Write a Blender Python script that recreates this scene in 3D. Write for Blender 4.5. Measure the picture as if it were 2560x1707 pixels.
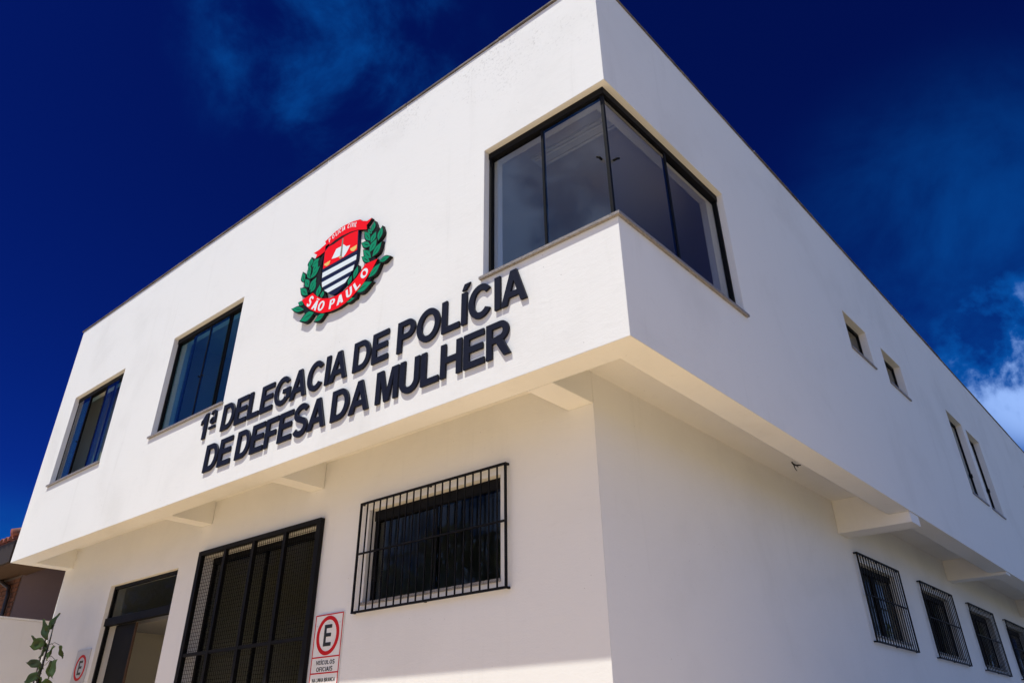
import bpy, bmesh, math, random
from mathutils import Vector, Matrix
from mathutils.geometry import tessellate_polygon

for _o in list(bpy.data.objects):
    bpy.data.objects.remove(_o, do_unlink=True)
scene = bpy.context.scene
COL = scene.collection
R = random.Random(11)

# survey frame: x along the street front (0 at the right corner), y into the plot, z = 0 at the underside of the
# upper storey.  One survey unit is 0.8 m; street level is 4.25 units below the soffit.
U, ZG = 0.8, 4.25
def W(p):
    return Vector((p[0]*U, p[1]*U, (p[2]+ZG)*U))

# ------------------------------------------------------------------ camera
cam_d = bpy.data.cameras.new('camera')
cam = bpy.data.objects.new('camera', cam_d); COL.objects.link(cam); scene.camera = cam
yaw, pitch, roll = 0.7179, 0.5541, -0.0053
f = Vector((-math.sin(yaw)*math.cos(pitch), math.cos(yaw)*math.cos(pitch), math.sin(pitch)))
r0 = Vector((math.cos(yaw), math.sin(yaw), 0)); u0 = r0.cross(f)
rr = math.cos(roll)*r0 + math.sin(roll)*u0
uu = -math.sin(roll)*r0 + math.cos(roll)*u0
m = Matrix((rr, uu, -f)).transposed().to_4x4()
m.translation = W((2.6245, -4.449, -2.6447))
cam.matrix_world = m
cam_d.sensor_width = 36; cam_d.sensor_fit = 'HORIZONTAL'; cam_d.lens = 0.7459*36
cam_d.shift_x = 0.0087; cam_d.shift_y = -0.0604
cam_d.clip_start = 0.05; cam_d.clip_end = 3000

# ------------------------------------------------------------------ sun and sky
SUN = Vector((-0.09, -1.0, 2.35)).normalized()
EL = math.asin(SUN.z)
sd = bpy.data.lights.new('sun', 'SUN'); sun = bpy.data.objects.new('sun', sd); COL.objects.link(sun)
sun.rotation_euler = SUN.to_track_quat('Z', 'Y').to_euler()
sun.location = (-5, -20, 40)
sd.energy = 4.35; sd.angle = math.radians(0.53); sd.color = (1.0, 0.975, 0.87)

world = bpy.data.worlds.new('World'); scene.world = world; world.use_nodes = True
nt = world.node_tree; nt.nodes.clear()
def wn(t, **k):
    n = nt.nodes.new(t)
    for a, b in k.items(): setattr(n, a, b)
    return n
def wl(a, b): nt.links.new(a, b)
def wmath(op, a, b=None, c=None, clamp=False):
    n = wn('ShaderNodeMath', operation=op, use_clamp=clamp)
    for i, v in enumerate((a, b, c)):
        if v is None: continue
        if hasattr(v, 'is_linked'): wl(v, n.inputs[i])
        else: n.inputs[i].default_value = v
    return n.outputs[0]
sky = wn('ShaderNodeTexSky', sky_type='NISHITA'); sky.sun_disc = False
sky.sun_elevation = EL; sky.sun_rotation = math.atan2(SUN.x, SUN.y)
sky.air_density = 1.0; sky.dust_density = 0.3; sky.ozone_density = 3.0; sky.altitude = 700
# the deep polarised blue of the photograph: the same sky with more contrast and saturation, everywhere alike
gam = wn('ShaderNodeGamma'); gam.inputs[1].default_value = 2.0
tint = wn('ShaderNodeMix', data_type='RGBA', blend_type='MULTIPLY'); tint.inputs[0].default_value = 1
tint.inputs[7].default_value = (.008, .029, .106, 1)
wl(sky.outputs[0], gam.inputs[0]); wl(gam.outputs[0], tint.inputs[6])
geo = wn('ShaderNodeTexCoord')
sep = wn('ShaderNodeSeparateXYZ'); wl(geo.outputs['Generated'], sep.inputs[0])
zz = wmath('MAXIMUM', wmath('ADD', sep.outputs[2], 0.12), 0.05)
cmb = wn('ShaderNodeCombineXYZ')
wl(wmath('DIVIDE', sep.outputs[0], zz), cmb.inputs[0]); wl(wmath('DIVIDE', sep.outputs[1], zz), cmb.inputs[1])
def wnoise(scale, detail, rough, dist=0.0, off=0.0):
    n = wn('ShaderNodeTexNoise', noise_dimensions='3D')
    n.inputs['Scale'].default_value = scale; n.inputs['Detail'].default_value = detail
    n.inputs['Roughness'].default_value = rough; n.inputs['Distortion'].default_value = dist
    a = wn('ShaderNodeVectorMath', operation='ADD'); a.inputs[1].default_value = (off, off*1.7, off*.3)
    wl(cmb.outputs[0], a.inputs[0]); wl(a.outputs[0], n.inputs['Vector'])
    return n.outputs[0]
def lobe(d, k0, k1):          # how near the view direction is to a cloud bank
    dv = Vector(d).normalized()
    n = wn('ShaderNodeVectorMath', operation='DOT_PRODUCT'); n.inputs[1].default_value = dv
    nr = wn('ShaderNodeVectorMath', operation='NORMALIZE'); wl(geo.outputs['Generated'], nr.inputs[0])
    wl(nr.outputs[0], n.inputs[0])
    mr = wn('ShaderNodeMapRange', interpolation_type='SMOOTHSTEP')
    mr.inputs[1].default_value = math.cos(math.radians(k1)); mr.inputs[2].default_value = math.cos(math.radians(k0))
    wl(n.outputs['Value'], mr.inputs[0]); return mr.outputs[0]
def smooth(v, a, b):
    mr = wn('ShaderNodeMapRange', interpolation_type='SMOOTHSTEP')
    mr.inputs[1].default_value = a; mr.inputs[2].default_value = b
    wl(v, mr.inputs[0]); return mr.outputs[0]
def dnoise(scale, detail, rough, dist=0.0, off=(0, 0, 0), stretch=(1, 1, 1)):
    n = wn('ShaderNodeTexNoise', noise_dimensions='3D')
    n.inputs['Scale'].default_value = scale; n.inputs['Detail'].default_value = detail
    n.inputs['Roughness'].default_value = rough; n.inputs['Distortion'].default_value = dist
    mp = wn('ShaderNodeMapping'); mp.inputs['Location'].default_value = off; mp.inputs['Scale'].default_value = stretch
    wl(geo.outputs['Generated'], mp.inputs[0]); wl(mp.outputs[0], n.inputs['Vector']); return n.outputs[0]
puff = dnoise(7.0, 9, 0.58, 0.2, (.3, .1, .6))
wisp = dnoise(5.2, 8, 0.60, 0.4, (.1, .9, .45))
bank_a = wmath('MULTIPLY', lobe((-.575, .345, .74), 3, 13), smooth(wisp, .34, .74))
bank_b = wmath('MULTIPLY', lobe((-.058, .93, .345), 1.5, 8), smooth(puff, .33, .60))
low = wmath('SUBTRACT', 1.0, smooth(sep.outputs[2], .08, .29))
bank_c = wmath('MULTIPLY', low, smooth(wnoise(.9, 8, .55, .3, 1.3), .38, .58))
fill_bank = wmath('MULTIPLY', smooth(wmath('SUBTRACT', wmath('MULTIPLY', sep.outputs[0], .66), wmath('MULTIPLY', sep.outputs[1], .75)), -.42, .05), smooth(wnoise(1.5, 9, .58, .3, 5.2), .31, .55))  # unseen cloud bank behind the camera, added to brighten the shaded walls
haze_b = wmath('MULTIPLY', lobe((-.05, .91, .40), 2, 21), wmath('ADD', .12, wmath('MULTIPLY', smooth(wisp, .3, .7), .20)))
cloud = wmath('MAXIMUM', wmath('MAXIMUM', haze_b, wmath('MULTIPLY', bank_a, 0.45)), wmath('MAXIMUM', wmath('MULTIPLY', bank_b, 0.95), wmath('MAXIMUM', bank_c, wmath('MULTIPLY', fill_bank, .95))), clamp=True)
ccol = wn('ShaderNodeMix', data_type='RGBA'); ccol.inputs[6].default_value = (.02, .80, 3.6, 1); ccol.inputs[7].default_value = (3.1, 4.9, 9.4, 1)
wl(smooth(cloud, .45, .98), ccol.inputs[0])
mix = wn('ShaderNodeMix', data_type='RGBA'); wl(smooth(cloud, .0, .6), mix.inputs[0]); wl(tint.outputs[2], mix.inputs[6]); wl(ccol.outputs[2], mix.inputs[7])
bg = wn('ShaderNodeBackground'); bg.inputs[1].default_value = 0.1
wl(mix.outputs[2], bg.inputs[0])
wo = wn('ShaderNodeOutputWorld'); wl(bg.outputs[0], wo.inputs[0])

scene.view_settings.view_transform = 'Standard'; scene.view_settings.look = 'None'
scene.view_settings.gamma = 1.0; scene.view_settings.use_curve_mapping = False
scene.view_settings.exposure = 0.05

# ------------------------------------------------------------------ materials
def mat(name, color, rough=0.6, metal=0.0, spec=0.5):
    mt = bpy.data.materials.new(name); mt.use_nodes = True
    b = mt.node_tree.nodes['Principled BSDF']
    b.inputs['Base Color'].default_value = (*color, 1); b.inputs['Roughness'].default_value = rough
    b.inputs['Metallic'].default_value = metal; b.inputs['Specular IOR Level'].default_value = spec
    return mt
class NT:
    def __init__(s, mt):
        s.t = mt.node_tree; s.b = s.t.nodes['Principled BSDF']
        s.co = s.n('ShaderNodeTexCoord').outputs['Object']
    def n(s, t, **k):
        q = s.t.nodes.new(t)
        for a, v in k.items(): setattr(q, a, v)
        return q
    def l(s, a, b): s.t.links.new(a, b)
    def noise(s, scale, detail=4, rough=.55, dist=0.0, stretch=None):
        q = s.n('ShaderNodeTexNoise'); q.inputs['Scale'].default_value = scale
        q.inputs['Detail'].default_value = detail; q.inputs['Roughness'].default_value = rough
        q.inputs['Distortion'].default_value = dist
        src = s.co
        if stretch:
            mp = s.n('ShaderNodeMapping'); mp.inputs['Scale'].default_value = stretch; s.l(s.co, mp.inputs[0]); src = mp.outputs[0]
        s.l(src, q.inputs['Vector']); return q.outputs[0]
    def vor(s, scale, feature='F1'):
        q = s.n('ShaderNodeTexVoronoi', feature=feature); q.inputs['Scale'].default_value = scale
        s.l(s.co, q.inputs['Vector']); return q.outputs[0]
    def ramp(s, v, a, b, smooth=True):
        q = s.n('ShaderNodeMapRange', interpolation_type='SMOOTHSTEP' if smooth else 'LINEAR')
        q.inputs[1].default_value = a; q.inputs[2].default_value = b; s.l(v, q.inputs[0]); return q.outputs[0]
    def math(s, op, a, b=None):
        q = s.n('ShaderNodeMath', operation=op)
        for i, v in enumerate((a, b)):
            if v is None: continue
            if hasattr(v, 'is_linked'): s.l(v, q.inputs[i])
            else: q.inputs[i].default_value = v
        return q.outputs[0]
    def mixc(s, fac, a, b, blend='MIX'):
        q = s.n('ShaderNodeMix', data_type='RGBA', blend_type=blend)
        if hasattr(fac, 'is_linked'): s.l(fac, q.inputs[0])
        else: q.inputs[0].default_value = fac
        for i, v in ((6, a), (7, b)):
            if hasattr(v, 'is_linked'): s.l(v, q.inputs[i])
            else: q.inputs[i].default_value = (*v, 1) if len(v) == 3 else v
        return q.outputs[2]
    def color(s, v): s.l(v, s.b.inputs['Base Color'])
    def rough(s, v): s.l(v, s.b.inputs['Roughness'])
    def bump(s, hgt, strength=.3, dist=.01, edge=0.0):
        q = s.n('ShaderNodeBump'); q.inputs['Strength'].default_value = strength; q.inputs['Distance'].default_value = dist
        s.l(hgt, q.inputs['Height'])
        if edge:
            bv = s.n('ShaderNodeBevel', samples=4); bv.inputs[0].default_value = edge; s.l(bv.outputs[0], q.inputs['Normal'])
        s.l(q.outputs[0], s.b.inputs['Normal'])

def plaster(name, base, dirt=1.0, grime=(.46, .45, .42)):
    mt = mat(name, base, .82, 0, .25); k = NT(mt)
    fine = k.noise(95, 5, .65)
    trowel = k.noise(9, 6, .6, .8, (1.0, 1.0, 3.2))
    big = k.noise(.9, 5, .6, .4)
    streak = k.noise(2.2, 5, .65, .3, (2.6, 2.6, .22))
    c = k.mixc(k.math('MULTIPLY', k.ramp(big, .45, .8), .22*dirt), base, grime)
    c = k.mixc(k.math('MULTIPLY', k.ramp(streak, .56, .82), .16*dirt), c, grime)
    c = k.mixc(k.math('MULTIPLY', k.ramp(trowel, .60, .76), .10*dirt), c, grime)
    # small pits and specks of dirt
    pit = k.ramp(k.vor(13), .055, .02)
    gate = k.ramp(k.noise(1.7, 2), .50, .60)
    c = k.mixc(k.math('MULTIPLY', k.math('MULTIPLY', pit, gate), .75*min(dirt, 1)), c, (.16, .14, .12))
    k.color(c)
    pits2 = k.math('MULTIPLY', k.ramp(k.vor(34), .0, .16), .35)
    hgt = k.math('ADD', k.math('ADD', k.math('MULTIPLY', fine, .45), k.math('MULTIPLY', trowel, .55)), pits2)
    k.bump(hgt, .38, .006, .010)
    return mt
M = {}
M['plaster'] = plaster('white_plaster', (.80, .79, .765), .8)
# the street front above: the same paint, with a band of black weathering specks below the parapet
mt = plaster('white_plaster_weathered', (.80, .795, .775), 1.0)
k = NT(mt); src = k.b.inputs['Base Color'].links[0].from_socket
sx = k.n('ShaderNodeSeparateXYZ'); k.l(k.co, sx.inputs[0])
band = k.math('MULTIPLY', k.ramp(sx.outputs[2], (3.0+ZG)*U, (4.1+ZG)*U), k.ramp(sx.outputs[0], (-4.8+6)*U, (-1.6+6)*U))
band = k.math('MULTIPLY', band, k.ramp(sx.outputs[1], (.05-8)*U, (.01-8)*U))
spk = k.math('MULTIPLY', k.ramp(k.noise(30, 5, .75), .50, .66), k.ramp(k.noise(2.1, 5, .6, .5), .44, .66))
k.color(k.mixc(k.math('MULTIPLY', k.math('MULTIPLY', band, spk), .55), src, (.24, .235, .225)))
M['front'] = mt
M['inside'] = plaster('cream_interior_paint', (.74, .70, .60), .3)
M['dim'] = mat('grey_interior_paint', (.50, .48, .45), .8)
M['floor'] = mat('pale_floor_tile', (.66, .60, .50), .45)
M['wire'] = mat('black_wire', (.004, .004, .004), .8, 0, .02)
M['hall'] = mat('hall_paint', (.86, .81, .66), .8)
mt = mat('tan_curtain', (.62, .40, .20), .9); M['curtain'] = mt
M['ceil'] = mat('ceiling_paint', (.62, .60, .58), .85)
M['mauve'] = plaster('mauve_render', (.27, .20, .20), .9, (.17, .12, .11))
M['garden'] = plaster('garden_wall_paint', (.70, .70, .69), 1.2)
mt = mat('black_metal', (.012, .012, .014), .55, 0, .12); k = NT(mt)
k.color(k.mixc(k.ramp(k.noise(14, 5, .6), .55, .85), (.006, .006, .007), (.016, .014, .014))); M['black'] = mt
mt = mat('grey_granite', (.3, .29, .27), .35); k = NT(mt)
sp = k.noise(150, 3, .7)
c = k.mixc(k.ramp(sp, .40, .52), (.06, .052, .05), (.34, .31, .28)); c = k.mixc(k.ramp(k.vor(95), .20, .10), c, (.50, .46, .42)); k.color(c)
k.bump(sp, .2, .003); M['granite'] = mt
mt = mat('weathered_metal_flashing', (.17, .155, .145), .6, .2); k = NT(mt)
k.color(k.mixc(k.ramp(k.noise(3.5, 6, .7, .6, (1, 1, 5)), .35, .7), (.07, .058, .05), (.24, .20, .17))); k.bump(k.noise(24, 4), .3, .006); M['coping'] = mt
M['navy'] = mat('navy_lettering', (.007, .008, .020), .55, 0, .2)
mt = M['navy']; k = NT(mt); k.color(k.mixc(k.ramp(k.noise(26, 4, .7), .55, .85), (.006, .007, .018), (.022, .023, .036)))
M['emblem_black'] = mat('emblem_black', (.008, .008, .008), .6, 0, .2)
M['e_red'] = mat('emblem_red', (.90, .003, .008), .5, 0, .15)
M['e_green'] = mat('emblem_green', (.004, .25, .12), .5, 0, .15)
M['e_white'] = mat('emblem_white', (.76, .84, .87), .5, 0, .2)
M['e_yellow'] = mat('emblem_yellow', (.85, .58, .14), .4)
M['e_navy'] = mat('emblem_navy', (.006, .010, .045), .5, 0, .2)
M['e_grey'] = mat('emblem_steel', (.27, .25, .19), .4)
mt = mat('sign_white', (.66, .64, .62), .45); k = NT(mt); k.color(k.mixc(k.ramp(k.noise(7, 5), .5, .8), (.78, .76, .735), (.64, .61, .58))); M['sign'] = mt
M['sign_grey'] = mat('sign_grey', (.52, .52, .54), .45)
M['sign_red'] = mat('sign_red', (.55, .006, .010), .5, 0, .2)
M['sign_black'] = mat('sign_black', (.012, .012, .012), .45)
mt = mat('terracotta_tile', (.35, .10, .06), .75); k = NT(mt)
k.color(k.mixc(k.ramp(k.noise(9, 5, .65), .35, .7), (.27, .07, .045), (.11, .045, .036))); k.bump(k.noise(40, 4), .4, .006); M['tile'] = mt
mt = mat('fired_brick', (.30, .11, .05), .85); k = NT(mt)
oi = k.n('ShaderNodeObjectInfo'); v = oi.outputs['Random']
c = k.mixc(v, (.21, .075, .03), (.12, .045, .022)); c = k.mixc(k.ramp(k.noise(30, 4, .7), .5, .75), c, (.08, .04, .028)); k.color(c); k.bump(k.noise(60, 4, .7), .5, .006); M['brick'] = mt
M['mortar'] = mat('mortar', (.16, .12, .10), .9)
mt = mat('dark_timber', (.045, .028, .020), .7); k = NT(mt)
k.color(k.mixc(k.noise(6, 5, .6, .4, (1, 14, 14)), (.014, .009, .007), (.04, .025, .017))); M['timber'] = mt
mt = mat('brown_boards', (.20, .11, .05), .7); k = NT(mt)
k.color(k.mixc(k.noise(5, 5, .6, .4, (1, 12, 12)), (.05, .025, .013), (.095, .05, .024))); M['boards'] = mt
M['pipe'] = mat('dark_pipe', (.03, .022, .020), .5)
M['plastic'] = mat('white_plastic', (.78, .78, .76), .4)
M['cable'] = mat('black_cable', (.015, .013, .012), .6)
def glass(name, tintc, refl=1.0, dust=0.0, ior=1.62):
    mt = bpy.data.materials.new(name); mt.use_nodes = True; t = mt.node_tree; t.nodes.clear()
    N = t.nodes.new; Lk = t.links.new
    tr = N('ShaderNodeBsdfTransparent'); tr.inputs[0].default_value = (*tintc, 1)
    gl = N('ShaderNodeBsdfGlossy'); gl.inputs['Roughness'].default_value = 0.0; gl.inputs[0].default_value = (refl, refl, refl, 1)
    fr = N('ShaderNodeFresnel'); fr.inputs[0].default_value = ior
    co = N('ShaderNodeTexCoord'); no = N('ShaderNodeTexNoise'); no.inputs['Scale'].default_value = .9; no.inputs['Detail'].default_value = 2
    Lk(co.outputs['Object'], no.inputs['Vector'])
    bp = N('ShaderNodeBump'); bp.inputs['Strength'].default_value = .02; bp.inputs['Distance'].default_value = .05
    Lk(no.outputs[0], bp.inputs['Height']); Lk(bp.outputs[0], gl.inputs['Normal'])
    gm = N('ShaderNodeNewGeometry'); iv = N('ShaderNodeMath'); iv.operation = 'SUBTRACT'; iv.inputs[0].default_value = 1; Lk(gm.outputs['Backfacing'], iv.inputs[1])
    fm = N('ShaderNodeMath'); fm.operation = 'MULTIPLY'; Lk(fr.outputs[0], fm.inputs[0]); Lk(iv.outputs[0], fm.inputs[1])
    mx = N('ShaderNodeMixShader'); Lk(fm.outputs[0], mx.inputs[0]); Lk(tr.outputs[0], mx.inputs[1]); Lk(gl.outputs[0], mx.inputs[2])
    out = mx.outputs[0]
    if dust:
        df = N('ShaderNodeBsdfDiffuse'); df.inputs[0].default_value = (.45, .45, .45, 1)
        n2 = N('ShaderNodeTexNoise'); n2.inputs['Scale'].default_value = 2.2; n2.inputs['Detail'].default_value = 6; Lk(co.outputs['Object'], n2.inputs['Vector'])
        mr = N('ShaderNodeMapRange'); mr.inputs[1].default_value = .3; mr.inputs[2].default_value = .8; mr.inputs[4].default_value = dust; Lk(n2.outputs[0], mr.inputs[0])
        m2 = N('ShaderNodeMixShader'); Lk(mr.outputs[0], m2.inputs[0]); Lk(out, m2.inputs[1]); Lk(df.outputs[0], m2.inputs[2]); out = m2.outputs[0]
    o = N('ShaderNodeOutputMaterial'); Lk(out, o.inputs[0]); return mt
M['glass'] = glass('clear_window_glass', (.80, .82, .85), 1.0, .008, 1.8)
M['glass_front'] = glass('blue_tinted_window_glass', (.60, .79, .86), 1.0, .006, 1.8)
M['glass_entry'] = glass('dark_entrance_glass', (.62, .63, .61), .9, .012, 1.13)
M['glass_barred'] = glass('barred_window_glass', (.62, .64, .63), .9, .010, 1.36)
M['glass_dark'] = glass('dark_window_glass', (.66, .68, .67), .8, .012, 1.26)
mt = mat('leaf_green', (.04, .085, .012), .45); k = NT(mt)
oi = k.n('ShaderNodeObjectInfo')
k.color(k.mixc(oi.outputs['Random'], (.010, .026, .005), (.045, .075, .008)))
tl = k.n('ShaderNodeBsdfTranslucent'); tl.inputs[0].default_value = (.16, .24, .015, 1)
mxs = k.n('ShaderNodeMixShader'); mxs.inputs[0].default_value = .28
k.l(k.b.outputs[0], mxs.inputs[1]); k.l(tl.outputs[0], mxs.inputs[2])
k.l(mxs.outputs[0], [q for q in k.t.nodes if q.type == 'OUTPUT_MATERIAL'][0].inputs[0]); M['leaf'] = mt
M['stem'] = mat('plant_stem', (.012, .012, .007), .6)
mt = mat('crown_foliage', (.05, .09, .025), .6); k = NT(mt)
k.color(k.mixc(k.ramp(k.noise(2.2, 3), .3, .7), (.05, .095, .02), (.14, .19, .045))); M['crown'] = mt
M['bark'] = mat('bark', (.10, .075, .05), .9)
mt = mat('ochre_earth', (.34, .24, .15), .95); k = NT(mt)
k.color(k.mixc(k.ramp(k.noise(.12, 8, .6), .35, .65), (.52, .41, .28), (.42, .33, .22))); k.bump(k.noise(6, 6), .4, .03); M['earth'] = mt
mt = mat('clay_paver', (.40, .26, .15), .9); k = NT(mt)
k.color(k.mixc(k.ramp(k.noise(1.3, 8, .6), .3, .7), (.85, .61, .34), (.74, .51, .27))); k.bump(k.noise(30, 5), .3, .01); M['paver'] = mt
mt = mat('asphalt', (.05, .05, .055), .9); k = NT(mt)
k.color(k.mixc(k.ramp(k.noise(60, 4, .8), .4, .7), (.045, .045, .05), (.075, .075, .08))); k.bump(k.noise(90, 3), .5, .01); M['asphalt'] = mt
mt = mat('weedy_ground', (.09, .10, .05), .95); k = NT(mt)
k.color(k.mixc(k.ramp(k.noise(.8, 8, .65), .35, .7), (.10, .12, .05), (.24, .20, .13))); M['lot'] = mt
mt = mat('sandy_street', (.40, .33, .25), .9); k = NT(mt)
k.color(k.mixc(k.ramp(k.noise(1.1, 8, .6), .3, .7), (.58, .47, .35), (.48, .38, .28))); M['street'] = mt
mt = mat('concrete_slab', (.32, .31, .30), .9); k = NT(mt)
k.color(k.mixc(k.ramp(k.noise(1.5, 8, .6), .3, .7), (.48, .44, .39), (.56, .52, .46))); k.bump(k.noise(40, 4), .3, .008); M['concrete'] = mt

# ------------------------------------------------------------------ mesh helpers
def tag(o, label=None, cat=None, group=None, kind=None):
    if label: o['label'] = label
    if cat: o['category'] = cat
    if group: o['group'] = group
    if kind: o['kind'] = kind
    return o
def thing(name, label, cat, loc, group=None):
    o = bpy.data.objects.new(name, None); COL.objects.link(o); o.location = W(loc)
    o.empty_display_size = .2
    return tag(o, label, cat, group)
def base_of(o):
    v = Vector((0, 0, 0))
    while o is not None:
        v += o.location; o = o.parent
    return v
class MB:
    """collects solids in survey coordinates; build() links them as one mesh object under its parent"""
    def __init__(s): s.v = []; s.f = []
    def add(s, vs, fs):
        n = len(s.v); s.v += [W(p) for p in vs]; s.f += [tuple(i+n for i in q) for q in fs]; return s
    def box(s, x0, x1, y0, y1, z0, z1):
        x0, x1 = sorted((x0, x1)); y0, y1 = sorted((y0, y1)); z0, z1 = sorted((z0, z1))
        return s.add([(x0,y0,z0),(x1,y0,z0),(x1,y1,z0),(x0,y1,z0),(x0,y0,z1),(x1,y0,z1),(x1,y1,z1),(x0,y1,z1)],
                     [(0,3,2,1),(4,5,6,7),(0,1,5,4),(1,2,6,5),(2,3,7,6),(3,0,4,7)])
    def prism(s, outer, holes, y0, y1):
        """an outline in the plane of the street front, from y0 (front) to y1 (back)"""
        def area(l): return sum(a[0]*b[1]-b[0]*a[1] for a, b in zip(l, l[1:]+l[:1]))
        outer = [tuple(p) for p in outer]
        if area(outer) < 0: outer = outer[::-1]
        hs = [h if area(h) < 0 else h[::-1] for h in ([tuple(p) for p in h] for h in holes)]
        loops = [outer]+hs
        tris = tessellate_polygon([[Vector((p[0], p[1], 0)) for p in l] for l in loops])
        flat = [p for l in loops for p in l]; n = len(flat)
        vs = [(p[0], y0, p[1]) for p in flat]+[(p[0], y1, p[1]) for p in flat]
        fs = []
        for t in tris:
            a, b, c = (flat[i] for i in t)
            ar = (b[0]-a[0])*(c[1]-a[1])-(c[0]-a[0])*(b[1]-a[1])
            t = tuple(t) if ar > 0 else tuple(t[::-1])
            fs.append(t); fs.append(tuple(i+n for i in t[::-1]))
        k0 = 0
        for l in loops:
            q = len(l)
            for i in range(q):
                a, b = k0+i, k0+(i+1) % q
                fs.append((a, a+n, b+n, b))
            k0 += q
        return s.add(vs, fs)
    def tube(s, pts, rad, seg=8):
        pts = [Vector(p) for p in pts]; rings = []
        for i, p in enumerate(pts):
            d = (pts[min(i+1, len(pts)-1)]-pts[max(i-1, 0)]).normalized()
            a = d.cross(Vector((0, 0, 1)));
            if a.length < .05: a = d.cross(Vector((1, 0, 0)))
            a.normalize(); b = d.cross(a); r = rad[i] if isinstance(rad, (list, tuple)) else rad
            rings.append([p+(a*math.cos(2*math.pi*j/seg)+b*math.sin(2*math.pi*j/seg))*r for j in range(seg)])
        vs = [tuple(q) for g in rings for q in g]; fs = []
        for i in range(len(pts)-1):
            for j in range(seg):
                a, b = i*seg+j, i*seg+(j+1) % seg
                fs.append((a, b, b+seg, a+seg))
        fs.append(tuple(range(seg))[::-1]); fs.append(tuple((len(pts)-1)*seg+j for j in range(seg)))
        return s.add(vs, fs)
    def build(s, name, m, parent=None, smooth=False):
        o0 = base_of(parent) if parent else Vector((0, 0, 0))
        me = bpy.data.meshes.new(name); me.from_pydata([tuple(v-o0) for v in s.v], [], s.f); me.materials.append(m)
        if smooth:
            me.polygons.foreach_set('use_smooth', [True]*len(me.polygons))
        me.update()
        o = bpy.data.objects.new(name, me); COL.objects.link(o); o.parent = parent
        return o
def copy_of(o, offset, parent):
    c = o.copy(); COL.objects.link(c); c.parent = parent; c.location = o.location + Vector(offset)*U
    return c
def cells(ops):
    """solid painted from boxes: (+1/-1, x0,x1,y0,y1,z0,z1) in order; only its outer skin is meshed"""
    ax = [sorted({round(o[1+2*a+b], 5) for o in ops for b in (0, 1)}) for a in range(3)]
    nx, ny, nz = (len(a)-1 for a in ax)
    g = {}
    for i in range(nx):
        cx = (ax[0][i]+ax[0][i+1])/2
        for j in range(ny):
            cy = (ax[1][j]+ax[1][j+1])/2
            for kq in range(nz):
                cz = (ax[2][kq]+ax[2][kq+1])/2; val = False
                for o in ops:
                    if o[1] < cx < o[2] and o[3] < cy < o[4] and o[5] < cz < o[6]: val = o[0] > 0
                if val: g[i, j, kq] = 1
    b = MB(); idx = {}; vs = []; fs = []
    def V(i, j, kq):
        if (i, j, kq) not in idx:
            idx[i, j, kq] = len(vs); vs.append((ax[0][i], ax[1][j], ax[2][kq]))
        return idx[i, j, kq]
    for (i, j, q) in g:
        I, J, Q = i+1, j+1, q+1
        for d, face in (((-1,0,0), ((i,j,q),(i,j,Q),(i,J,Q),(i,J,q))), ((1,0,0), ((I,j,q),(I,J,q),(I,J,Q),(I,j,Q))),
                        ((0,-1,0), ((i,j,q),(I,j,q),(I,j,Q),(i,j,Q))), ((0,1,0), ((i,J,q),(i,J,Q),(I,J,Q),(I,J,q))),
                        ((0,0,-1), ((i,j,q),(i,J,q),(I,J,q),(I,j,q))), ((0,0,1), ((i,j,Q),(I,j,Q),(I,J,Q),(i,J,Q)))):
            if (i+d[0], j+d[1], q+d[2]) not in g: fs.append(tuple(V(*p) for p in face))
    return b.add(vs, fs)

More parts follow.
